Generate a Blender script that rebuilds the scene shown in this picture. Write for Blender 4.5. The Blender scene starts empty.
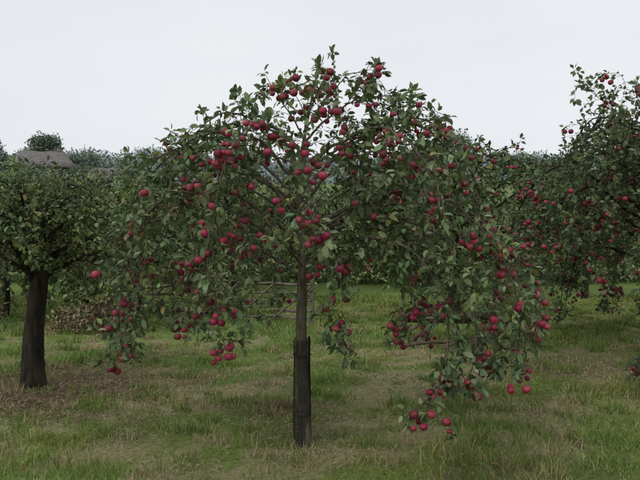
import bpy, math
import numpy as np
from mathutils import Vector

# ------------------------------------------------------------------ helpers
rng = np.random.default_rng(11)
scene = bpy.context.scene
COL = scene.collection

def vnoise(x, y, scale, seed):
    g = np.random.default_rng(seed).random((256, 256))
    x = np.asarray(x, float)/scale + 1000.3; y = np.asarray(y, float)/scale + 1000.7
    xi = np.floor(x).astype(int); yi = np.floor(y).astype(int)
    fx = x-xi; fy = y-yi
    fx = fx*fx*(3-2*fx); fy = fy*fy*(3-2*fy)
    a = g[xi % 256, yi % 256]; b = g[(xi+1) % 256, yi % 256]
    c = g[xi % 256, (yi+1) % 256]; d = g[(xi+1) % 256, (yi+1) % 256]
    return (a*(1-fx)+b*fx)*(1-fy)+(c*(1-fx)+d*fx)*fy

def sstep(a, b, x):
    t = np.clip((np.asarray(x, float)-a)/(b-a), 0, 1)
    return t*t*(3-2*t)

def height(x, y):
    x = np.asarray(x, float); y = np.asarray(y, float)
    near = (vnoise(x, y, 1.3, 1)-.5)*.07 + (vnoise(x, y, .35, 2)-.5)*.03
    near = near*(1-sstep(20, 40, y))
    r = sstep(22, 110, y)*9.5 + sstep(110, 420, y)*16
    return near + r + (vnoise(x, y, 60, 3)-.5)*6*sstep(60, 200, y)

def build(name, V, Fs, mat, cols=None, smooth=False, parent=None):
    me = bpy.data.meshes.new(name)
    V = np.asarray(V, np.float32)
    me.vertices.add(len(V)); me.vertices.foreach_set('co', V.ravel())
    idx = []; starts = []; tot = []; s = 0
    for F in Fs:
        F = np.asarray(F, np.int32)
        if len(F) == 0: continue
        k = F.shape[1]
        idx.append(F.ravel()); starts.append(s+np.arange(len(F))*k); tot.append(np.full(len(F), k)); s += F.size
    idx = np.concatenate(idx); starts = np.concatenate(starts); tot = np.concatenate(tot)
    me.loops.add(len(idx)); me.loops.foreach_set('vertex_index', idx.astype(np.int32))
    me.polygons.add(len(starts)); me.polygons.foreach_set('loop_start', starts.astype(np.int32))
    try: me.polygons.foreach_set('loop_total', tot.astype(np.int32))
    except Exception: pass
    me.update(calc_edges=True)
    if smooth: me.polygons.foreach_set('use_smooth', np.ones(len(starts), bool))
    if cols is not None:
        a = me.color_attributes.new('Col', 'FLOAT_COLOR', 'POINT')
        c = np.ones((len(V), 4), np.float32); c[:, :3] = cols
        a.data.foreach_set('color', c.ravel())
    me.materials.append(mat)
    ob = bpy.data.objects.new(name, me); COL.objects.link(ob)
    if parent: ob.parent = parent
    return ob

def empty(name, loc=(0, 0, 0)):
    e = bpy.data.objects.new(name, None); e.location = loc; COL.objects.link(e); e.empty_display_size = .2
    return e

# ------------------------------------------------------------------ materials
def mat_new(name):
    m = bpy.data.materials.new(name); m.use_nodes = True
    nt = m.node_tree; b = nt.nodes['Principled BSDF']
    return m, nt, b

def leaf_mat(name, trans=.35, rough=.5, under=1.35, spec=.35):
    m, nt, b = mat_new(name)
    at = nt.nodes.new('ShaderNodeAttribute'); at.attribute_name = 'Col'
    geo = nt.nodes.new('ShaderNodeNewGeometry')
    mul = nt.nodes.new('ShaderNodeMix'); mul.data_type = 'RGBA'; mul.blend_type = 'MULTIPLY'
    nt.links.new(geo.outputs['Backfacing'], mul.inputs['Factor'])
    nt.links.new(at.outputs['Color'], mul.inputs['A'])
    mul.inputs['B'].default_value = (under, under*.98, under*1.1, 1)
    nt.links.new(mul.outputs['Result'], b.inputs['Base Color'])
    b.inputs['Roughness'].default_value = rough
    b.inputs['Specular IOR Level'].default_value = spec
    tr = nt.nodes.new('ShaderNodeBsdfTranslucent')
    nt.links.new(mul.outputs['Result'], tr.inputs['Color'])
    mx = nt.nodes.new('ShaderNodeMixShader'); mx.inputs[0].default_value = trans
    nt.links.new(b.outputs[0], mx.inputs[1]); nt.links.new(tr.outputs[0], mx.inputs[2])
    nt.links.new(mx.outputs[0], nt.nodes['Material Output'].inputs['Surface'])
    return m

def matte_leaf(name):
    m, nt, b = mat_new(name)
    at = nt.nodes.new('ShaderNodeAttribute'); at.attribute_name = 'Col'
    df = nt.nodes.new('ShaderNodeBsdfDiffuse'); nt.links.new(at.outputs['Color'], df.inputs['Color'])
    nt.links.new(df.outputs[0], nt.nodes['Material Output'].inputs['Surface'])
    nt.nodes.remove(b)
    return m

def noise_mat(name, c1, c2, scale, rough=.9, bump=.4, stretch=(1, 1, 1), dist=.02, detail=6):
    m, nt, b = mat_new(name)
    tc = nt.nodes.new('ShaderNodeTexCoord'); mp = nt.nodes.new('ShaderNodeMapping')
    mp.inputs['Scale'].default_value = stretch
    n = nt.nodes.new('ShaderNodeTexNoise'); n.inputs['Scale'].default_value = scale; n.inputs['Detail'].default_value = detail
    n.inputs['Roughness'].default_value = .65
    r = nt.nodes.new('ShaderNodeValToRGB')
    r.color_ramp.elements[0].position = .32; r.color_ramp.elements[1].position = .7
    r.color_ramp.elements[0].color = (*c1, 1); r.color_ramp.elements[1].color = (*c2, 1)
    nt.links.new(tc.outputs['Object'], mp.inputs[0]); nt.links.new(mp.outputs[0], n.inputs['Vector'])
    nt.links.new(n.outputs['Fac'], r.inputs[0]); nt.links.new(r.outputs[0], b.inputs['Base Color'])
    bp = nt.nodes.new('ShaderNodeBump'); bp.inputs['Strength'].default_value = bump; bp.inputs['Distance'].default_value = dist
    nt.links.new(n.outputs['Fac'], bp.inputs['Height']); nt.links.new(bp.outputs[0], b.inputs['Normal'])
    b.inputs['Roughness'].default_value = rough
    b.inputs['Specular IOR Level'].default_value = .2
    return m

M_leaf = leaf_mat('apple_leaf', trans=.3, spec=.28, rough=.55)
M_farleaf = matte_leaf('far_leaf')
M_grass = matte_leaf('grass_blade')
M_bark = noise_mat('bark_young', (.04, .032, .023), (.17, .145, .105), 22, bump=.8, stretch=(1, 1, .3), dist=.01)
M_barkold = noise_mat('bark_old', (.008, .007, .006), (.06, .048, .033), 14, bump=1.0, stretch=(1, 1, .25), dist=.04)
M_wood = noise_mat('weathered_wood', (.09, .075, .055), (.24, .21, .17), 12, bump=.5, dist=.01)
M_woodbrown = noise_mat('brown_wood', (.06, .042, .03), (.17, .12, .085), 12, bump=.5, dist=.01)
M_thatch = noise_mat('thatch', (.11, .10, .095), (.22, .205, .195), 3, bump=.6, dist=.1)
M_render = noise_mat('cottage_wall', (.30, .28, .25), (.40, .38, .34), 2, bump=.2)
M_brick = noise_mat('chimney_brick', (.14, .10, .085), (.22, .17, .15), 6, bump=.3)
M_glass = noise_mat('window_glass', (.02, .025, .03), (.04, .05, .055), 1, rough=.15, bump=0)
M_guard = noise_mat('black_plastic_mesh', (.012, .012, .012), (.03, .03, .028), 30, rough=.6, bump=.1)

def apple_mat():
    m, nt, b = mat_new('apple_skin')
    at = nt.nodes.new('ShaderNodeAttribute'); at.attribute_name = 'Col'
    tc = nt.nodes.new('ShaderNodeTexCoord')
    n = nt.nodes.new('ShaderNodeTexNoise'); n.inputs['Scale'].default_value = 45; n.inputs['Detail'].default_value = 4
    nt.links.new(tc.outputs['Object'], n.inputs['Vector'])
    r = nt.nodes.new('ShaderNodeMapRange'); r.inputs['From Min'].default_value = .3; r.inputs['From Max'].default_value = .7
    r.inputs['To Min'].default_value = .6; r.inputs['To Max'].default_value = 1.25
    nt.links.new(n.outputs['Fac'], r.inputs['Value'])
    mul = nt.nodes.new('ShaderNodeVectorMath'); mul.operation = 'SCALE'
    nt.links.new(at.outputs['Color'], mul.inputs[0]); nt.links.new(r.outputs[0], mul.inputs['Scale'])
    nt.links.new(mul.outputs[0], b.inputs['Base Color'])
    b.inputs['Roughness'].default_value = .52
    b.inputs['Specular IOR Level'].default_value = .35
    return m
M_apple = apple_mat()

def ground_mat():
    m, nt, b = mat_new('grass_ground')
    at = nt.nodes.new('ShaderNodeAttribute'); at.attribute_name = 'Col'
    tc = nt.nodes.new('ShaderNodeTexCoord')
    n = nt.nodes.new('ShaderNodeTexNoise'); n.inputs['Scale'].default_value = 28; n.inputs['Detail'].default_value = 8; n.inputs['Roughness'].default_value = .75
    nt.links.new(tc.outputs['Object'], n.inputs['Vector'])
    r = nt.nodes.new('ShaderNodeMapRange'); r.inputs['From Min'].default_value = .3; r.inputs['From Max'].default_value = .7
    r.inputs['To Min'].default_value = .5; r.inputs['To Max'].default_value = 1.35
    nt.links.new(n.outputs['Fac'], r.inputs['Value'])
    mul = nt.nodes.new('ShaderNodeVectorMath'); mul.operation = 'SCALE'
    nt.links.new(at.outputs['Color'], mul.inputs[0]); nt.links.new(r.outputs[0], mul.inputs['Scale'])
    nt.links.new(mul.outputs[0], b.inputs['Base Color'])
    bp = nt.nodes.new('ShaderNodeBump'); bp.inputs['Strength'].default_value = .7; bp.inputs['Distance'].default_value = .03
    nt.links.new(n.outputs['Fac'], bp.inputs['Height']); nt.links.new(bp.outputs[0], b.inputs['Normal'])
    b.inputs['Roughness'].default_value = .95; b.inputs['Specular IOR Level'].default_value = .1
    return m
M_ground = ground_mat()

# ------------------------------------------------------------------ ground colours
LT = np.array([-3.1, 6.7])
def straw_mask(x, y):
    u = x*.8 + y*.6; v = -x*.6 + y*.8
    a = vnoise(u*.55, v*1.0, .5, 21)*.30 + vnoise(x, y, 1.9, 22)*.26 + vnoise(x, y, .22, 23)*.24 + vnoise(x, y, .09, 28)*.2
    a = a + .05*sstep(5.2, 6.2, y)*(1-sstep(8, 9.5, y))
    return sstep(.44, .62, a)*(1-sstep(10, 13.5, y)*.6)
def litter_mask(x, y):
    d = np.hypot((x-LT[0])*.7, (y-LT[1])*1.2)
    m = (1-sstep(.3, 1.4, d + (vnoise(x, y, .5, 24)-.5)*.8))
    for (px, py, r) in ((-.35, 5.9, .35), (.1, 5.2, .25), (-1.3, 7.0, .5), (1.9, 6.6, .45), (1.2, 4.2, .3), (3.4, 7.4, .5), (-2.0, 5.6, .3)):
        dd = np.hypot((x-px)*.6, y-py)/r + (vnoise(x, y, .3, 27)-.5)*1.2
        m = np.maximum(m, (1-sstep(.3, 1.1, dd))*.6)
    return m
def ground_col(x, y):
    x = np.asarray(x, float); y = np.asarray(y, float)
    g1 = np.array([.125, .175, .045]); g2 = np.array([.175, .225, .06])
    st = np.array([.31, .27, .155]); lit = np.array([.14, .10, .065]); dark = np.array([.08, .10, .032])
    k = vnoise(x, y, 2.2, 25)[:, None]
    c = g1*(1-k)+g2*k
    s = straw_mask(x, y)[:, None]*.75
    c = c*(1-s)+st*s
    d = sstep(.6, .85, vnoise(x, y, .7, 26))[:, None]*.5
    c = c*(1-d)+dark*d
    l = litter_mask(x, y)[:, None]*.9
    c = c*(1-l)+lit*l
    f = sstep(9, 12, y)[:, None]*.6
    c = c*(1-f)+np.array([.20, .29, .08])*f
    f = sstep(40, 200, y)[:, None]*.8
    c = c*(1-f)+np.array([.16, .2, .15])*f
    return c

def axis(lo, a, b, hi, fine, grow=1.25):
    mid = list(np.arange(a, b+1e-6, fine)); s = fine; p = b; out = []
    while p < hi: s *= grow; p += s; out.append(p)
    s = fine; p = a; pre = []
    while p > lo: s *= grow; p -= s; pre.append(p)
    return np.array(pre[::-1]+mid+out)
xs = axis(-700, -9, 9, 700, .09); ys = axis(-60, 2.5, 15, 900, .09, 1.12)
X, Y = np.meshgrid(xs, ys); x = X.ravel(); y = Y.ravel()
V = np.stack([x, y, height(x, y)], 1)
nx, ny = len(xs), len(ys)
i = np.arange((ny-1)*(nx-1)); r = i//(nx-1); c = i % (nx-1); a = r*nx+c
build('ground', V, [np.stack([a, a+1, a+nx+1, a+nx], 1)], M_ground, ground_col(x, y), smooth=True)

# ------------------------------------------------------------------ grass blades
def blades(x, y, h, w, lean, col):
    n = len(x); z = height(x, y)-.005
    az = rng.random(n)*2*math.pi; la = rng.random(n)*2*math.pi
    sx = np.cos(az)*w/2; sy = np.sin(az)*w/2
    lx = np.cos(la)*lean*h; ly = np.sin(la)*lean*h
    up = h*np.sqrt(np.clip(1-lean**2, .02, 1))
    P0 = np.stack([x-sx, y-sy, z], 1); P1 = np.stack([x+sx, y+sy, z], 1)
    M0 = np.stack([x-sx*.75+lx*.35, y-sy*.75+ly*.35, z+up*.6], 1); M1 = np.stack([x+sx*.75+lx*.35, y+sy*.75+ly*.35, z+up*.6], 1)
    T = np.stack([x+lx, y+ly, z+up], 1)
    V = np.stack([P0, P1, M1, M0, T], 1).reshape(-1, 3)
    b = np.arange(n)*5
    C = np.repeat(col, 5, 0)
    return V, np.stack([b, b+1, b+2, b+3], 1), np.stack([b+3, b+2, b+4], 1), C

parts = []
N = 270000
y = 2.6+rng.random(N)*13.5; x = (rng.random(N)*2-1)*(.6*y+1.6)
s = straw_mask(x, y); l = litter_mask(x, y)
keep = rng.random(N) > np.maximum(s*.35, l*.93)
x, y, s = x[keep], y[keep], s[keep]; n = len(x)
tall = vnoise(x, y, .4, 31)*.5+vnoise(x, y, 1.6, 32)*.3+vnoise(x, y, .15, 34)*.2
h = (.018+.07*rng.random(n)**1.5)*(.45+1.8*sstep(.35, .8, tall))
h *= 1-.4*s
w = (.003+.003*rng.random(n))*(y/4.5)
g = np.array([.19, .262, .068])[None]*(.6+.8*rng.random((n, 1)))
g = g*(1+.6*(vnoise(x, y, 1.7, 33)-.5)+.5*(vnoise(x, y, .3, 35)-.5))[:, None]
hue = (vnoise(x, y, .9, 36)-.5)[:, None]; g = g*(1+hue*np.array([.55, 0, -.1]))
yel = (rng.random(n) < .11+.33*s)
g[yel] = np.array([.38, .325, .185])*(.7+.6*rng.random((yel.sum(), 1)))
parts.append(blades(x, y, h, w, .25+.6*rng.random(n), g))
N = 110000
y = 2.6+rng.random(N)*12; x = (rng.random(N)*2-1)*(.6*y+1.6)
s = straw_mask(x, y); keep = rng.random(N) < s*.6+.12
x, y = x[keep], y[keep]; n = len(x)
h = .03+.09*rng.random(n); w = (.003+.003*rng.random(n))*(y/4.5)
cc = np.array([.42, .36, .22])*(.5+.7*rng.random((n, 1)))
V_, q_, t_, C_ = blades(x, y, h, w, np.full(n, .985), cc)
V_[:, 2] += np.repeat(.008+.03*rng.random(n), 5)
parts.append((V_, q_, t_, C_))
tx, ty, th, tc_ = [], [], [], []
tl = [(-.42, 5.9, .17, 2), (-.33, 6.0, .15, 2), (-.5, 5.8, .12, 1), (-.2, 4.85, .1, 0), (.02, 4.95, .1, 0), (-.1, 4.82, .09, 1), (-1.1, 5.2, .14, 0), (1.0, 4.6, .13, 0),
      (2.4, 4.9, .13, 0), (2.1, 4.5, .14, 0), (1.6, 4.3, .12, 1), (-3.3, 6.5, .12, 1), (-2.95, 6.5, .1, 0), (1.35, 4.35, .13, 2)]
for k in range(420):
    yy = 3.6+rng.random()*9.5; tl.append(((rng.random()*2-1)*.6*yy, yy, .06+.10*rng.random(), int(rng.random() < .25)))
for (a_, b_, hh, ty_) in tl:
    m = 60
    rr = (.05+.09*rng.random())*np.sqrt(rng.random(m))+.01; an = rng.random(m)*6.28
    tx.append(a_+rr*np.cos(an)*1.5); ty.append(b_+rr*np.sin(an)); th.append(hh*(.4+.7*rng.random(m)))
    base = [np.array([.15, .225, .055]), np.array([.33, .275, .16]), np.array([.18, .13, .08])][ty_]
    tc_.append(base*(.6+.8*rng.random((m, 1))))
x = np.concatenate(tx); y = np.concatenate(ty); h = np.concatenate(th); cc = np.concatenate(tc_)
parts.append(blades(x, y, h, .0055*np.ones(len(x))*(y/5), .2+.6*rng.random(len(x)), cc))
off = 0; Vs = []; Qs = []; Ts = []; Cs = []
for (v, q, t, c) in parts:
    Vs.append(v); Qs.append(q+off); Ts.append(t+off); Cs.append(c); off += len(v)
build('grass', np.concatenate(Vs), [np.concatenate(Qs), np.concatenate(Ts)], M_grass, np.concatenate(Cs))

# ------------------------------------------------------------------ tree machinery
class Tubes:
    def __init__(s): s.V = []; s.F = []; s.n = 0
    def add(s, P, R, k=5, rough=0.):
        P = np.asarray(P, float); R = np.asarray(R, float); m = len(P)
        if m < 2: return
        T = np.gradient(P, axis=0); T /= np.linalg.norm(T, axis=1)[:, None]+1e-9
        ref = np.array([.31, .95, .02]) if abs(T[:, 2]).mean() > .5 else np.array([.05, .02, 1.])
        A = np.cross(T, ref); A /= np.linalg.norm(A, axis=1)[:, None]+1e-9
        B = np.cross(T, A)
        an = np.arange(k)*2*math.pi/k
        rad = R[:, None]*np.ones((1, k))
        if rough: rad = rad*(1+rough*(rng.random((m, k))-.5)+rough*.8*np.sin(an*3+1.3)[None])
        ring = P[:, None]+rad[..., None]*(np.cos(an)[None, :, None]*A[:, None]+np.sin(an)[None, :, None]*B[:, None])
        s.V.append(ring.reshape(-1, 3))
        i = np.arange((m-1)*k); r = i//k; c = i % k
        s.F.append(np.stack([r*k+c, r*k+(c+1) % k, (r+1)*k+(c+1) % k, (r+1)*k+c], 1)+s.n)
        s.n += m*k
    def obj(s, name, mat, parent=None, smooth=True):
        return build(name, np.concatenate(s.V), [np.concatenate(s.F)], mat, None, smooth, parent)

def spline(P, ds=.04):
    P = np.asarray(P, float); P = np.vstack([2*P[0]-P[1], P, 2*P[-1]-P[-2]]); out = []
    for i in range(1, len(P)-2):
        n = max(2, int(np.linalg.norm(P[i+1]-P[i])/ds)); t = np.linspace(0, 1, n, endpoint=False)[:, None]
        a, b, c, d = P[i-1], P[i], P[i+1], P[i+2]
        out.append(.5*((2*b)+(-a+c)*t+(2*a-5*b+4*c-d)*t**2+(-a+3*b-3*c+d)*t**3))
    return np.vstack(out+[P[-2][None]])

LEAF = np.array([[0, 0, 0], [.3, .24, .05], [.3, 0, -.03], [.3, -.24, .05], [.68, .22, .03], [.68, 0, -.07], [.68, -.22, .03], [1, 0, -.16]])
LQ = np.array([[1, 4, 5, 2], [2, 5, 6, 3]]); LTt = np.array([[0, 1, 2], [0, 2, 3], [4, 7, 5], [5, 7, 6]])
LEAF2 = np.array([[0, 0, 0], [.5, .3, .06], [.5, -.3, .06], [1, 0, -.1]])
L2T = np.array([[0, 2, 1], [1, 2, 3]])

def leaves_mesh(name, pos, d, nrm, size, col, mat, parent, simple=False):
    pos, d, nrm = map(lambda a: np.asarray(a, float), (pos, d, nrm)); size = np.asarray(size)[:, None, None]
    d = d/(np.linalg.norm(d, axis=1)[:, None]+1e-9)
    sd = np.cross(nrm, d); sd /= np.linalg.norm(sd, axis=1)[:, None]+1e-9
    up = np.cross(d, sd)
    T = LEAF2 if simple else LEAF
    V = pos[:, None]+size*(T[None, :, 0:1]*d[:, None]+T[None, :, 1:2]*sd[:, None]+T[None, :, 2:3]*up[:, None])
    k = len(T); b = (np.arange(len(pos))*k)[:, None, None]
    C = np.repeat(col, k, 0)
    if simple: Fs = [(b+L2T[None]).reshape(-1, 3)]
    else: Fs = [(b+LQ[None]).reshape(-1, 4), (b+LTt[None]).reshape(-1, 3)]
    return build(name, V.reshape(-1, 3), Fs, mat, C, False, parent)

PROF = [(0, -.34), (.13, -.41), (.30, -.39), (.45, -.2), (.5, .05), (.44, .29), (.27, .41), (.11, .38), (0, .27)]
def apples_mesh(name, pos, size, R, parent, k=10):
    V = []; C = []; prof = np.array(PROF); an = np.arange(k)*2*math.pi/k
    base = [[0, 0, prof[0, 1]]]
    for (r, z) in prof[1:-1]:
        for t in an: base.append([r*math.cos(t), r*math.sin(t), z])
    base.append([0, 0, prof[-1, 1]]); base = np.array(base); m = len(prof)-2
    T = []; Q = []
    for j in range(k): T.append([0, 1+(j+1) % k, 1+j]); T.append([len(base)-1, 1+(m-1)*k+j, 1+(m-1)*k+(j+1) % k])
    for i in range(m-1):
        for j in range(k):
            Q.append([1+i*k+j, 1+i*k+(j+1) % k, 1+(i+1)*k+(j+1) % k, 1+(i+1)*k+j])
    T = np.array(T); Q = np.array(Q)
    Ts = []; Qs = []; nb = len(base)
    for n, (p, s) in enumerate(zip(pos, size)):
        tilt = R.normal(0, .3, 2)
        b = base*s*np.array([1, 1, R.uniform(.88, 1.02)])
        cx, sx_ = math.cos(tilt[0]), math.sin(tilt[0]); cy, sy_ = math.cos(tilt[1]), math.sin(tilt[1])
        Rx = np.array([[1, 0, 0], [0, cx, -sx_], [0, sx_, cx]]); Ry = np.array([[cy, 0, sy_], [0, 1, 0], [-sy_, 0, cy]])
        V.append(b@Rx.T@Ry.T+p)
        red = np.array([.35, .032, .075])*R.uniform(.38, 1.12); red[1] *= R.uniform(.6, 1.8)
        grn = np.array([.31, .13, .11]) if R.random() < .35 else red*1.3
        az = R.random()*6.28; dv = np.array([math.cos(az), math.sin(az), R.uniform(-.9, .1)])
        f = np.clip((base@dv)/.55*R.uniform(.2, .8)-.12, 0, .6)[:, None]
        c = red*(1-f)+grn*f
        c[[0]+list(range(1, 1+k))] = c[[0]+list(range(1, 1+k))]*.4+np.array([.06, .04, .02])
        c[-1] = [.1, .08, .03]
        C.append(c); Ts.append(T+n*nb); Qs.append(Q+n*nb)
    return build(name, np.vstack(V), [np.vstack(Qs), np.vstack(Ts)], M_apple, np.vstack(C), True, parent)

def make_tree(name, loc, trunk, trad, mains, seed, spacing=.055, seclen=(.15, .42), leafsize=.062, leafstep=.035,
              rosette=4, napples=200, asize=.062, tone=(.055, .085, .032), bark=None, simple=False, start=.22, spurs=True, grav=.09, aseg=10, lmat=None, thin=2.2, shell0=.35):
    R = np.random.default_rng(seed); bark = bark or M_bark
    root = empty(name, loc)
    W = Tubes(); LP = []; LD = []; LN = []; LS = []; LC = []; hang = []; tint = [np.ones(3)]
    tp = spline(trunk, .05); tr = np.interp(np.linspace(0, 1, len(tp)), np.linspace(0, 1, len(trad)), trad)
    W.add(tp, tr, 12, .10)
    def leafy(p, d, n, spread=1.0):
        for _ in range(n):
            v = R.normal(0, 1, 3); v = d*.5+v*.75*spread; v[2] -= .15
            LP.append(p+v/(np.linalg.norm(v)+1e-9)*.012); LD.append(v)
            LN.append(R.normal(0, .55, 3)+np.array([0, 0, .9]))
            LS.append(leafsize*R.uniform(.5, 1.3)); LC.append(tint[0])
    for (pts, r0) in mains:
        P = spline(pts, .035); n = len(P)
        wob = np.cumsum(R.normal(0, .004, (n, 3)), 0); wob -= np.linspace(0, 1, n)[:, None]*wob[-1]*.5
        P = P+wob
        rr = r0*(1-np.linspace(0, 1, n)**.8*.86)
        W.add(P, rr, 6, .12)
        L = np.concatenate([[0], np.cumsum(np.linalg.norm(np.diff(P, axis=0), axis=1))]); tot = L[-1]
        s = tot*start; mt = R.uniform(.85, 1.15)
        while s < tot:
            i = min(n-2, int(np.searchsorted(L, s))); fr = s/tot
            tint[0] = mt*R.uniform(.7, 1.3)*np.array([R.uniform(.88, 1.22), 1, R.uniform(.85, 1.2)])
            t = P[i+1]-P[i]; t /= np.linalg.norm(t)+1e-9
            v = R.normal(0, 1, 3); v -= v.dot(t)*t; v /= np.linalg.norm(v)
            d = v*.8+t*.6+np.array([0, 0, .35*(1-fr)]); d /= np.linalg.norm(d)
            ln = R.uniform(*seclen)*(1.0 if R.random() < .85 else 1.5)*(1-.35*fr)
            if R.random() < .3: ln *= .35
            k = max(2, int(ln/.035)); q = P[i].copy(); Q = [q.copy()]
            bare = R.random() < .12
            for j in range(k):
                d = d+R.normal(0, .13, 3)+np.array([0, 0, -grav]); d /= np.linalg.norm(d)
                q = q+d*.035; Q.append(q.copy())
                if j > 0:
                    nl = .035/leafstep*1.4*(.3 if bare else 1)
                    nl = int(nl)+(R.random() < nl-int(nl))
                    if nl: leafy(q, d, nl)
                    if spurs and R.random() < .16:
                        v = R.normal(0, 1, 3); v -= v.dot(d)*d; v = v/np.linalg.norm(v)+.3*d
                        e = q+v*R.uniform(.02, .07); W.add([q, (q+e)/2+[0, 0, .004], e], [.0028, .0024, .002], 3)
                        leafy(e, v, R.integers(2, rosette+2), 1.2)
                        if R.random() < .5: hang.append((e, fr))
                if R.random() < .5: hang.append((q.copy(), fr))
            leafy(q, d, rosette)
            W.add(Q, np.linspace(max(.003, rr[i]*.35), .0018, len(Q)), 3)
            s += spacing*R.uniform(.5, 1.5)
        leafy(P[-1], P[-1]-P[-2], rosette)
    AP = []; AS = []
    if napples:
        H = np.array([h for h, f in hang]); LPa = np.array(LP)
        cs = .2
        keyf = lambda A: np.floor(A/cs).astype(int)
        cnt = {}
        for kk in map(tuple, keyf(LPa)): cnt[kk] = cnt.get(kk, 0)+1
        kh = keyf(H)
        dens = np.array([sum(cnt.get((a+dx, b+dy, c+dz), 0) for dx, dy, dz in ((0, 0, 0), (1, 0, 0), (-1, 0, 0), (0, 1, 0), (0, -1, 0), (0, 0, 1), (0, 0, -1))) for a, b, c in kh], float)
        zc = H[:, 2].mean(); sz_ = H[:, 2].std(); rh = np.hypot(H[:, 0], H[:, 1]); sr = np.sqrt((rh**2).mean())
        shell = np.sqrt((rh/sr)**2+((H[:, 2]-zc)/(sz_*1.6))**2)
        wt = np.exp(-dens/np.median(dens)*thin)*np.clip(shell-shell0, .03, 1.0)*(H[:, 2] > .3); wt /= wt.sum()
        tries = 0
        while len(AP) < napples and tries < napples*25:
            tries += 1
            h = H[R.choice(len(H), p=wt)]
            o = np.array([h[0], h[1], 0]); o /= np.linalg.norm(o)+.2
            for _ in range(R.choice([1, 1, 2, 2, 3, 4, 5])):
                sz = asize*R.uniform(.72, 1.15)
                p = h+np.array([R.normal(0, .036), R.normal(0, .036), -R.uniform(.025, .11)])+o*.03
                if AP and np.min(np.linalg.norm(np.array(AP)-p, axis=1)) < asize*.85: continue
                AP.append(p); AS.append(sz)
                W.add([h, (h+p)/2+[0, 0, .008], p+[0, 0, sz*.3]], [.0018, .0015, .0018], 3)
    W.obj('trunk_and_branches', bark, root)
    LP = np.array(LP); n = len(LP)
    tone = np.array(tone); v = R.random((n, 1))
    col = tone*(.55+.9*v)*np.array(LC)
    pale = R.random(n) < .12; col[pale] = np.array([.21, .26, .13])*R.uniform(.7, 1.2, (pale.sum(), 1))
    yl = R.random(n) < .012; col[yl] = np.array([.28, .23, .07])*R.uniform(.6, 1.1, (yl.sum(), 1))
    leaves_mesh('foliage', LP, LD, LN, LS, col, lmat or M_leaf, root, simple)
    if AP: apples_mesh('apples', AP, AS, R, root, aseg)
    print(name, 'leaves', n, 'apples', len(AP))
    return root

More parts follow.
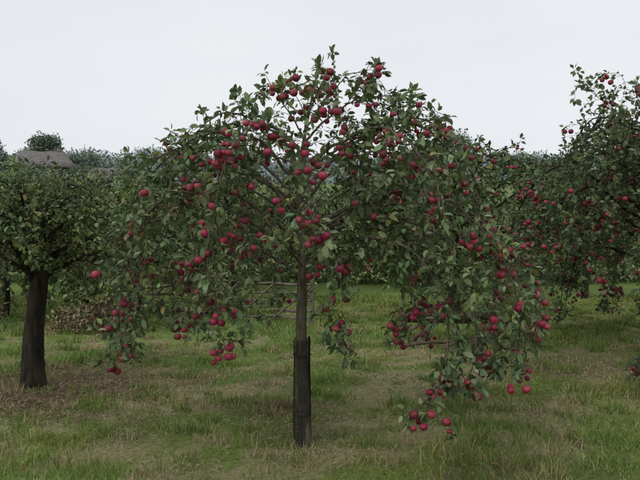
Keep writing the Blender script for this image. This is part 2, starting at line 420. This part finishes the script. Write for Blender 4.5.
# ------------------------------------------------------------------ main apple tree
T = (-.13, 4.9, 0)
trunk = [(0.01, 0, -.05), (0.01, 0, .3), (-.015, 0, .8), (-.01, 0, 1.25), (0, .0, 1.7), (-.03, .0, 2.1), (.02, 0, 2.5), (.08, 0, 2.8), (.1, 0, 2.9)]
trad = [.058, .048, .044, .041, .037, .03, .02, .011, .005]
def tz(z): return (float(np.interp(z, [0, 1.7, 2.1, 2.5, 2.85], [0, 0, -.03, .02, .08])), 0, z)
mains = [
 ([tz(1.75), (-.3, .05, 2.12), (-.8, .1, 2.40), (-1.15, .1, 2.25), (-1.38, .1, 1.85), (-1.48, .1, 1.35)], .02),
 ([tz(1.85), (-.3, 0, 2.2), (-.75, 0, 2.35), (-1.1, -.05, 2.3), (-1.3, -.05, 2.05), (-1.4, -.05, 1.7)], .014),
 ([tz(1.5), (-.4, -.2, 1.78), (-.85, -.35, 1.98), (-1.15, -.4, 1.7), (-1.3, -.4, 1.2), (-1.3, -.4, .8)], .02),
 ([tz(1.6), (-.4, .1, 1.9), (-.85, .15, 2.1), (-1.2, .15, 1.85), (-1.42, .15, 1.35), (-1.42, .15, .75)], .017),
 ([tz(2.0), (-.3, -.1, 2.38), (-.65, -.2, 2.45), (-.98, -.2, 2.2), (-1.12, -.25, 1.6), (-1.12, -.25, 1.1)], .015),
 ([tz(1.3), (-.3, .1, 1.5), (-.62, .2, 1.6), (-.95, .3, 1.35), (-1.1, .3, .9)], .014),
 ([tz(1.4), (-.2, -.3, 1.62), (-.45, -.5, 1.6), (-.58, -.6, 1.25), (-.56, -.6, .95)], .013),
 ([tz(2.25), (-.25, 0, 2.5), (-.55, -.1, 2.62), (-.82, -.1, 2.45), (-1.0, -.15, 2.1)], .012),
 ([tz(2.3), (-.15, -.2, 2.45), (-.35, -.55, 2.42), (-.5, -.8, 2.1), (-.55, -.85, 1.6), (-.52, -.85, 1.3)], .012),
 ([tz(2.1), (-.15, .3, 2.4), (-.4, .8, 2.5), (-.6, 1.1, 2.0), (-.65, 1.2, 1.4)], .014),
 ([tz(1.6), (-.25, .35, 1.9), (-.7, .7, 2.1), (-1.0, .9, 1.7), (-1.1, 1.0, 1.2)], .015),
 ([tz(2.0), (0, -.3, 2.2), (.03, -.7, 2.25), (.06, -.95, 1.9), (.08, -1.0, 1.6)], .012),
 ([tz(1.9), (-.12, .3, 2.0), (-.2, .8, 2.0), (-.25, 1.1, 1.5), (-.2, 1.2, 1.1)], .012),
 ([tz(1.8), (-.2, -.15, 2.0), (-.5, -.25, 2.1), (-.72, -.3, 1.8), (-.78, -.3, 1.35), (-.78, -.3, 1.05)], .012),
 ([tz(1.45), (-.15, .1, 1.6), (-.32, .1, 1.65), (-.4, .1, 1.3), (-.4, .1, 1.0)], .010),
 ([tz(2.2), (-.2, .1, 2.3), (-.45, .2, 2.3), (-.6, .25, 1.95), (-.62, .25, 1.6)], .010),
 # right
 ([tz(1.4), (.3, -.3, 1.62), (.7, -.6, 1.6), (.93, -.8, 1.25), (.92, -.92, .8), (.8, -.95, .54)], .021),
 ([tz(1.5), (.4, -.3, 1.7), (.8, -.55, 1.65), (1.1, -.8, 1.25), (1.12, -.85, .85), (1.08, -.85, .7)], .018),
 ([tz(1.55), (.5, -.2, 1.78), (.95, -.5, 1.65), (1.25, -.7, 1.25), (1.35, -.75, .75)], .020),
 ([tz(1.7), (.5, .1, 1.92), (1.05, 0, 1.98), (1.5, -.1, 1.65), (1.72, -.1, 1.2), (1.78, -.1, .82)], .022),
 ([tz(2.0), (.35, 0, 2.35), (.8, 0, 2.52), (1.15, 0, 2.3), (1.38, 0, 1.85), (1.5, 0, 1.35)], .017),
 ([tz(2.1), (.3, .05, 2.35), (.75, .05, 2.55), (1.05, .05, 2.5), (1.3, .05, 2.2), (1.42, .05, 1.8)], .013),
 ([tz(2.1), (.25, -.2, 2.35), (.6, -.45, 2.42), (.88, -.7, 2.05), (.98, -.8, 1.5), (1.0, -.8, 1.15)], .014),
 ([tz(1.9), (.25, .3, 2.2), (.7, .7, 2.4), (1.1, 1.0, 2.0), (1.2, 1.1, 1.4)], .015),
 ([tz(2.4), (.2, .05, 2.62), (.5, .0, 2.78), (.78, -.1, 2.62), (.98, -.1, 2.3)], .011),
 ([tz(1.3), (.12, -.25, 1.45), (.25, -.42, 1.38), (.28, -.5, 1.05), (.25, -.5, .92)], .010),
 ([tz(1.6), (.3, .3, 1.75), (.7, .6, 1.75), (1.0, .8, 1.35), (1.1, .85, .9)], .015),
 ([tz(1.45), (.3, -.1, 1.6), (.65, -.15, 1.6), (.8, -.25, 1.25), (.78, -.3, .95)], .012),
 ([tz(1.75), (.25, -.15, 1.95), (.55, -.3, 2.05), (.7, -.4, 1.7), (.72, -.4, 1.4)], .010),
 ([tz(2.4), (.0, .05, 2.6), (-.1, .05, 2.86)], .008),
 ([tz(2.4), (-.1, -.05, 2.6), (-.26, -.05, 2.84), (-.42, -.05, 2.62)], .008),
 ([tz(2.5), (.2, 0, 2.74), (.34, 0, 2.92), (.54, -.05, 2.92), (.72, -.05, 2.7)], .008),
 ([tz(2.6), (.12, -.1, 2.78), (.22, -.3, 2.82), (.3, -.45, 2.5)], .007),
 ([tz(1.65), (.8, -.3, 1.98), (1.3, -.4, 1.7), (1.52, -.45, 1.2), (1.55, -.45, .72)], .017),
 ([tz(1.8), (.4, .1, 2.05), (.85, .1, 2.15), (1.1, .1, 1.8), (1.2, .1, 1.35)], .012),
 ([tz(2.2), (.2, .1, 2.35), (.42, .2, 2.35), (.55, .2, 2.0), (.55, .2, 1.65)], .010),
 ([tz(2.1), (.15, -.2, 2.2), (.32, -.4, 2.2), (.38, -.5, 1.85), (.36, -.5, 1.55)], .010),
]
make_tree('apple_tree', T, trunk, trad, mains, 5, spacing=.045, napples=720, asize=.055, leafsize=.065, leafstep=.035, tone=(.118, .17, .066), thin=1.6, shell0=.2)

# tree guard: rolled plastic mesh round the lower trunk
def tree_guard(loc, rad, h):
    tb = Tubes(); n = 26
    for i in range(n):
        a = i*2*math.pi/n
        zz = np.linspace(0, h, 9); rr = rad*(1+.05*np.sin(zz*7+a*2))
        tb.add(np.stack([rr*np.cos(a), rr*np.sin(a), zz+.004*math.sin(a*3)], 1), np.full(9, .0018), 4)
    for z in np.arange(0.004, h+.001, .016):
        a = np.linspace(0, 2*math.pi, 27); rr = rad*(1+.05*np.sin(z*7+a*2))
        tb.add(np.stack([rr*np.cos(a), rr*np.sin(a), np.full(27, z)+.004*np.sin(a*3)], 1), np.full(27, .0018), 4)
    e = empty('tree_guard', loc); tb.obj('mesh_tube', M_guard, e, False)
    st = Tubes(); st.add([(rad*.82, .02, -.1), (rad*.83, .02, h+.02)], [.010, .009], 8)
    for z in (.25, .72):
        a = np.linspace(0, 2*math.pi, 25)
        st.add(np.stack([(rad+.004)*np.cos(a), (rad+.004)*np.sin(a), np.full(25, z)], 1), np.full(25, .004), 5)
    st.obj('stake_and_ties', M_guard, e, True)
tree_guard((-.142, 4.9, .0), .067, .84)

# ------------------------------------------------------------------ other apple trees
def auto_mains(R, n, z0, z1, Rad, H, droop, r0=.03, zmin=.35):
    out = []
    for i in range(n):
        az = i*2.399+R.normal(0, .2); u = (i+.5)/n
        zs = z0+(z1-z0)*u
        e = u*1.2*R.uniform(.8, 1.1)
        rr = Rad*math.cos(e)*R.uniform(.85, 1.1)+.15*Rad; zp = zs+(H-zs)*(.35+.65*u)*R.uniform(.85, 1.03)
        c, s = math.cos(az), math.sin(az)
        dr = droop*R.uniform(.5, 1.2)*(1-.5*u)
        P = [(0, 0, zs), (c*rr*.35, s*rr*.35, zs+(zp-zs)*.65), (c*rr*.7, s*rr*.7, zp), (c*rr*.95, s*rr*.95, zp-dr*.4), (c*rr*1.05, s*rr*1.05, max(zmin, zp-dr))]
        out.append((P, r0*(1-.5*u)))
    return out

R2 = np.random.default_rng(3)
make_tree('apple_tree', (-3.1, 6.7, 0), [(0, 0, -.05), (.0, 0, .4), (.04, 0, .9), (.08, 0, 1.3), (.0, 0, 1.9)], [.14, .105, .095, .09, .05],
          auto_mains(R2, 32, 1.1, 1.9, 1.0, 2.25, .6, zmin=1.0), 21, spacing=.044, napples=8, asize=.05, tone=(.115, .16, .055), bark=M_barkold, start=.12, seclen=(.15, .42), leafsize=.062, leafstep=.037)
mr = auto_mains(R2, 50, .9, 2.6, 2.2, 3.35, 2.7, zmin=.3)
mr.append(([(0, 0, 2.0), (-.7, -.4, 2.8), (-1.3, -.5, 3.25), (-1.65, -.5, 3.5)], .014))
mr.append(([(0, 0, 2.0), (-.4, -.4, 2.8), (-.9, -.5, 3.3), (-1.2, -.5, 3.45)], .014))
mr.append(([(0, 0, 1.8), (-.8, -.6, 2.6), (-1.4, -.8, 2.7), (-1.9, -.9, 2.3), (-2.1, -1.0, 1.5)], .014))
mr.append(([(0, 0, 1.6), (-.8, -1.0, 2.3), (-1.2, -1.5, 2.3), (-1.4, -1.8, 1.7), (-1.45, -1.9, .9)], .014))
make_tree('apple_tree', (4.85, 8.2, 0), [(0, 0, -.05), (0, 0, .5), (.04, 0, 1.1), (.0, 0, 1.9), (.0, 0, 2.5)], [.12, .10, .09, .07, .03],
          mr, 22, spacing=.055, napples=1000, asize=.064, leafsize=.075, leafstep=.042, tone=(.098, .14, .056), simple=True, bark=M_barkold, seclen=(.2, .5), aseg=8, thin=1.2)
make_tree('apple_tree', (2.6, 11.7, 0), [(0, 0, -.05), (-.1, 0, .6), (-.2, 0, 1.2), (-.1, 0, 2.0), (.0, 0, 2.8)], [.12, .09, .08, .06, .03],
          auto_mains(R2, 28, 1.1, 2.6, 1.9, 3.3, 2.0, zmin=.8), 23, spacing=.1, napples=120, asize=.072, leafsize=.1, leafstep=.05, tone=(.12, .165, .07), simple=True, bark=M_barkold, seclen=(.2, .6), spurs=False, aseg=8, lmat=M_farleaf)
bg = [(-3.5, 11.8, 1.4, 2.4, 30, (.15, .20, .08)), (-6.0, 11.8, 1.7, 2.5, 10, (.12, .165, .07)), (-2.2, 15.8, 2.1, 3.0, 20, (.175, .23, .095)),
      (.6, 18.5, 1.9, 3.2, 10, (.165, .215, .095)), (6.6, 15.5, 2.4, 3.5, 60, (.115, .155, .07)), (-9, 14, 2.2, 3.0, 0, (.125, .17, .075)), (8.6, 10, 2.0, 3.4, 60, (.09, .13, .055)),
      (-5.6, 17, 2.3, 3.2, 0, (.165, .22, .09)), (3.4, 19, 2.2, 3.3, 20, (.16, .21, .095))]
for k, (bx, by, br, bh, na, tn) in enumerate(bg):
    make_tree('apple_tree', (bx, by, 0), [(0, 0, -.05), (.03, 0, .6), (0, 0, 1.2), (0, 0, bh*.75)], [.09, .07, .06, .03],
          auto_mains(R2, 26, .8, bh*.72, br, bh, 2.4, zmin=.15), 40+k, spacing=.12, napples=na, asize=.07, leafsize=.125, leafstep=.055, rosette=3, tone=tn, simple=True, bark=M_barkold, seclen=(.25, .65), spurs=False, aseg=8, lmat=M_farleaf)

# ------------------------------------------------------------------ leafy masses (hedge, woodland)
def foliage_mass(name, blobs, per_area, size, tone, seed, var=.5, upn=.5):
    R = np.random.default_rng(seed); P = []; D = []; Nn = []; S = []; C = []
    for (cx, cy, cz, rx, ry, rz) in blobs:
        area = 4*math.pi*((rx*ry)**1.6/3+(rx*rz)**1.6/3+(ry*rz)**1.6/3)**(1/1.6)
        n = int(area*per_area)
        v = R.normal(0, 1, (n, 3)); v /= np.linalg.norm(v, axis=1)[:, None]
        lump = 1+.22*np.sin(v[:, 0]*5+cx)*np.sin(v[:, 1]*4+cy)*1+.18*np.sin(v[:, 2]*7+cx*2+v[:, 0]*6)+.12*np.sin(v[:, 0]*13+v[:, 2]*11)
        rad = lump*(1-.35*R.random(n)**2.2)
        p = v*rad[:, None]*np.array([rx, ry, rz])+[cx, cy, cz]
        P.append(p); Nn.append(v*1.0+R.normal(0, .6, (n, 3))+[0, 0, upn]); D.append(R.normal(0, 1, (n, 3)))
        S.append(size*R.uniform(.5, 1.4, n))
        C.append(np.array(tone)*(1-var/2+var*R.random((n, 1)))*(1+(R.random()-.5)*.8*var))
    P = np.vstack(P); g = height(P[:, 0], P[:, 1]); P[:, 2] = np.maximum(P[:, 2], g+.05)
    return leaves_mesh(name, P, np.vstack(D), np.vstack(Nn), np.concatenate(S), np.vstack(C), M_farleaf, None, True)

R3 = np.random.default_rng(9)
bl = []
for x0 in np.arange(-20, 20, 1.0):
    yy = 20.5+R3.normal(0, .6); hh = 1.3*R3.uniform(.65, 1.2)
    bl.append((x0+R3.normal(0, .3), yy, float(height(x0, yy))+hh*.8, 1.1, 1.0, hh))
foliage_mass('hedge', bl, 75, .17, (.16, .21, .10), 51)
bl = []
for x0 in np.arange(-34, 36, 2.6):
    yy = 36+R3.normal(0, 3); hh = 2.1*R3.uniform(.65, 1.2)
    if -26 < x0 < -12: hh *= .6
    g = float(height(x0, yy)); bl.append((x0+R3.normal(0, .6), yy, g+hh*.9, 2.2, 2.0, hh))
foliage_mass('woodland_edge', bl, 22, .33, (.17, .215, .135), 52)  # slight distance haze mixed into the leaf colour, greyer than the hedge
def lone_tree(name, cx, cy, ztop, w, tone, seed, hgt, size=.32, dens=24):  # tone includes painted haze: paler, blue-grey green for far trees
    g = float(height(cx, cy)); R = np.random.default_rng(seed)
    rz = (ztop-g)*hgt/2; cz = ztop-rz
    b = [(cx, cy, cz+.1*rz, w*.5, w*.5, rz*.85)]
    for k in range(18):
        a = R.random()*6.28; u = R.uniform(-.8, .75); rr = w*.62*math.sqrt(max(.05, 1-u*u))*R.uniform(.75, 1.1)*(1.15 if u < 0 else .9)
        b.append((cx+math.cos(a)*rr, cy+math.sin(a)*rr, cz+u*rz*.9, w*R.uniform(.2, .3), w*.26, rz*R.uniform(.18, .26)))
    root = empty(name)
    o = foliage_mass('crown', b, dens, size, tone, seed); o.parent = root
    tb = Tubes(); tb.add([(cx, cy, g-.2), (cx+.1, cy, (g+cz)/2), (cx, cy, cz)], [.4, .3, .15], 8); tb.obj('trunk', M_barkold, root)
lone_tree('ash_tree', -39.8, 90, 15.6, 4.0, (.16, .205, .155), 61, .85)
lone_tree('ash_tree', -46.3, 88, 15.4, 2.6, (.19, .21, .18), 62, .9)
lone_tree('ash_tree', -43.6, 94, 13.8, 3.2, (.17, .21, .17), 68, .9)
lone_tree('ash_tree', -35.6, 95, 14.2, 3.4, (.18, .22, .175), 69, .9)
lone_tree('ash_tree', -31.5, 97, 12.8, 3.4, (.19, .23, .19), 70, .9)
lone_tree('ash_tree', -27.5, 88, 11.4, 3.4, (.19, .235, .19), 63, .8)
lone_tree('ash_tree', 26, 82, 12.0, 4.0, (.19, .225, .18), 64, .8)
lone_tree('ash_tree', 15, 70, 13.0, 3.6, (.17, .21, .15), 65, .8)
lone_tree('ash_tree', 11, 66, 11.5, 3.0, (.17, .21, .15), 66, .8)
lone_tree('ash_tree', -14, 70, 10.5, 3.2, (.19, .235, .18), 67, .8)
def hill(name, x0, x1, yc, base, top, tone, seed, dx=6):  # pale blue-grey tone: aerial haze painted into the canopy colour, no volume
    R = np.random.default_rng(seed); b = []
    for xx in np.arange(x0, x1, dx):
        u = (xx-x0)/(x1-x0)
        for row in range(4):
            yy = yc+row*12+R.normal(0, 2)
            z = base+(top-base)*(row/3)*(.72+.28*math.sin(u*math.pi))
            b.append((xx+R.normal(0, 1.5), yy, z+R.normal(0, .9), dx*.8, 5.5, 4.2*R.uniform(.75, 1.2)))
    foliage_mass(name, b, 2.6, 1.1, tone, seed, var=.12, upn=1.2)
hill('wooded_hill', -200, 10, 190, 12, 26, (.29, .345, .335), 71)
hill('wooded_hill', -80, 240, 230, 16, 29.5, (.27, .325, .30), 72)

foliage_mass('bracken_patch', [(-3.9, 10.4, .2, .35, .3, .33), (-3.45, 10.5, .17, .35, .3, .3), (-4.3, 10.6, .12, .3, .3, .24), (-3.7, 10.8, .3, .2, .2, .3)], 600, .055, (.21, .165, .105), 81, var=1.1)

# ------------------------------------------------------------------ cottages
def box(name, c, s, mat, parent, rot=0):
    x, y, z = [v/2 for v in s]
    V = np.array([[-x, -y, -z], [x, -y, -z], [x, y, -z], [-x, y, -z], [-x, -y, z], [x, -y, z], [x, y, z], [-x, y, z]])
    F = np.array([[0, 3, 2, 1], [4, 5, 6, 7], [0, 1, 5, 4], [1, 2, 6, 5], [2, 3, 7, 6], [3, 0, 4, 7]])
    o = build(name, V, [F], mat, None, False, parent); o.location = c; o.rotation_euler = (0, 0, rot); return o
def cottage(gx, gy, eave, ridge, rot, chim, sc=1.0):
    gz = float(height(gx, gy))
    cot = empty('thatched_cottage', (gx, gy, gz)); cot.rotation_euler = (0, 0, rot)
    ev = eave-gz; rg = ridge-gz
    box('walls', (0, 0, ev/2-.5), (6.0*sc, 4.2, ev+1), M_render, cot)
    rx, ry = 3.6*sc, 2.9
    rows = [(0, 1, 1), (.03, 1.02, 1.03), (.35, .88, .70), (.7, .74, .35), (.93, .64, .10), (1.0, .6, .0)]
    V = []; F = []; k = 16
    for (t, fx, fy) in rows:
        z = ev-.15+(rg-ev+.15)*t
        for j in range(k):
            a = j*2*math.pi/k; ca, sa = math.cos(a), math.sin(a); sq = 1/max(abs(ca), abs(sa)); sq = 1+(sq-1)*.85
            V.append([rx*fx*ca*sq, ry*fy*sa*sq, z+.06*math.sin(j*2.1+t*5)])
    for r_ in range(len(rows)-1):
        for j in range(k): F.append([r_*k+j, r_*k+(j+1) % k, (r_+1)*k+(j+1) % k, (r_+1)*k+j])
    build('roof', V, [F], M_thatch, None, True, cot)
    box('chimney', (chim, .1, rg), (.5, .5, .7), M_brick, cot)
    for wx in (-1.9*sc, 0, 1.9*sc):
        box('window_frame', (wx, -2.12, ev-.95), (.95, .06, .9), M_wood, cot)
        box('window', (wx, -2.16, ev-.95), (.78, .04, .74), M_glass, cot)
    box('door', (.95*sc, -2.13, .9), (.8, .07, 1.9), M_woodbrown, cot)
cottage(-33.4, 75, 9.2, 11.2, .25, 1.9, 1.1)
cottage(-27.0, 79, 7.9, 9.6, -.1, 1.2, .8)
bl = [(x0+R3.normal(0, .5), 68+R3.normal(0, 1.5), 7.2+R3.normal(0, .6), 1.7, 1.5, 1.4*R3.uniform(.7, 1.3)) for x0 in np.arange(-42, -18, 1.7)]
foliage_mass('garden_shrubs', bl, 18, .33, (.17, .215, .14), 83)

# ------------------------------------------------------------------ hurdle fence
fe = empty('wooden_fence'); tb = Tubes(); RF = np.random.default_rng(4)
p0 = np.array([-3.6, 12.6]); p1 = np.array([-.15, 11.0]); npan = 5
for i in range(npan+1):
    p = p0+(p1-p0)*i/npan; g = float(height(p[0], p[1]))
    tb.add([(p[0], p[1], g-.1), (p[0]+RF.normal(0, .02), p[1], g+.4), (p[0]+RF.normal(0, .03), p[1], g+.82)], [.04, .037, .032], 8, .1)
    if i < npan:
        q = p0+(p1-p0)*(i+1)/npan; gq = float(height(q[0], q[1]))
        for z in (.12, .26, .42, .57, .72):
            z1, z2 = z+RF.normal(0, .03), z+RF.normal(0, .03); off_ = -.05
            mid = (p+q)/2
            tb.add([(p[0], p[1]+off_, g+z1), (mid[0], mid[1]+off_, (g+gq)/2+(z1+z2)/2-.02), (q[0], q[1]+off_, gq+z2)], [.02, .024, .017], 6, .2)
        tb.add([(p[0], p[1]-.1, g+.08), (q[0], q[1]-.1, gq+.7)], [.02, .018], 6, .1)
tb.obj('posts_and_rails', M_wood, fe)

# ------------------------------------------------------------------ rustic bench and cut branches lying beside it
be = empty('wooden_bench', (1.85, 9.6, 0)); be.rotation_euler = (0, 0, -.12)
box('seat', (.1, 0, .40), (1.45, .34, .06), M_woodbrown, be)
box('seat_rail', (.1, .12, .30), (1.3, .05, .1), M_woodbrown, be)
tb = Tubes()
for sx in (-.5, .65):
    for sy in (-1, 1):
        tb.add([(sx+(-.16 if sx < 0 else .1), sy*.2, -.05), (sx, sy*.06, .375)], [.035, .03], 8)
tb.obj('legs', M_woodbrown, be)
fb = empty('fallen_branches', (1.3, 9.1, 0)); tb = Tubes()
for P in ([(-.35, 0, .03), (-.1, .05, .16), (.2, .1, .3), (.5, .2, .36)], [(-.1, -.2, .04), (.3, -.1, .08), (.8, -.05, .07), (1.3, .05, .1)], [(.1, .2, .02), (.2, .05, .2), (.25, -.05, .34)],
          [(.4, -.3, .03), (.8, -.2, .14), (1.15, -.15, .2)], [(.9, .1, .05), (1.3, 0, .2), (1.6, -.1, .26)], [(-.1, .05, .16), (-.05, -.1, .28), (.02, -.2, .35)]):
    q = spline(P, .08); tb.add(q+rng.normal(0, .006, q.shape), np.linspace(.034, .012, len(q)), 7, .15)
tb.obj('branches', M_woodbrown, fb)

n = 900; a = R3.random(n)*6.28; rr = 1.4*np.sqrt(R3.random(n))
x = LT[0]+rr*np.cos(a)*1.2; y = LT[1]+rr*np.sin(a)*.8-.1
x2 = R3.uniform(-2.2, 2.4, 350); y2 = R3.uniform(4.0, 7.2, 350)
x = np.concatenate([x, x2]); y = np.concatenate([y, y2]); n = len(x)
leaves_mesh('fallen_leaves', np.stack([x, y, height(x, y)+.02+.02*R3.random(n)], 1), R3.normal(0, 1, (n, 3))*[1, 1, .15], R3.normal(0, .3, (n, 3))+[0, 0, 1],
            R3.uniform(.03, .065, n), np.array([.18, .125, .07])*R3.uniform(.5, 1.4, (n, 1)), M_grass, None, True)

# ------------------------------------------------------------------ light and sky
w = bpy.data.worlds.new('World'); scene.world = w; w.use_nodes = True; nt = w.node_tree
bgn = nt.nodes['Background']
sky = nt.nodes.new('ShaderNodeTexSky'); sky.sky_type = 'NISHITA'; sky.sun_disc = False
sky.sun_elevation = math.radians(48); sky.sun_rotation = math.radians(215); sky.dust_density = 4; sky.air_density = 1
hs = nt.nodes.new('ShaderNodeHueSaturation'); hs.inputs['Saturation'].default_value = .25
nt.links.new(sky.outputs[0], hs.inputs['Color'])
tc = nt.nodes.new('ShaderNodeTexCoord'); no = nt.nodes.new('ShaderNodeTexNoise'); no.inputs['Scale'].default_value = 1.6; no.inputs['Detail'].default_value = 3
mp = nt.nodes.new('ShaderNodeMapping'); mp.inputs['Scale'].default_value = (1, 1, 3)
nt.links.new(tc.outputs['Generated'], mp.inputs[0]); nt.links.new(mp.outputs[0], no.inputs['Vector'])
rp = nt.nodes.new('ShaderNodeValToRGB')
rp.color_ramp.elements[0].position = .3; rp.color_ramp.elements[1].position = .7
rp.color_ramp.elements[0].color = (8.1, 8.4, 9.0, 1); rp.color_ramp.elements[1].color = (9.0, 9.2, 9.55, 1)
nt.links.new(no.outputs['Fac'], rp.inputs[0])
mx = nt.nodes.new('ShaderNodeMix'); mx.data_type = 'RGBA'; mx.inputs['Factor'].default_value = .88
nt.links.new(hs.outputs[0], mx.inputs['A']); nt.links.new(rp.outputs[0], mx.inputs['B'])
nt.links.new(mx.outputs['Result'], bgn.inputs['Color']); bgn.inputs['Strength'].default_value = .1

sl = bpy.data.lights.new('sun', 'SUN'); sl.energy = .9; sl.angle = math.radians(30); sl.color = (1, .96, .9)
so = bpy.data.objects.new('sun', sl); COL.objects.link(so)
az = math.radians(215); el = math.radians(48)
dirv = Vector((math.sin(az)*math.cos(el), math.cos(az)*math.cos(el), math.sin(el)))
so.rotation_euler = dirv.to_track_quat('Z', 'Y').to_euler()

# ------------------------------------------------------------------ camera
cam = bpy.data.cameras.new('camera'); co = bpy.data.objects.new('camera', cam); COL.objects.link(co)
cam.sensor_width = 36; cam.lens = 35; cam.clip_end = 3000; cam.clip_start = .05
co.location = (0, 0, 1.7); co.rotation_euler = (math.radians(90-.9), 0, 0)
scene.camera = co
scene.view_settings.view_transform = 'Standard'; scene.view_settings.look = 'None'; scene.view_settings.exposure = 0; scene.view_settings.gamma = 1
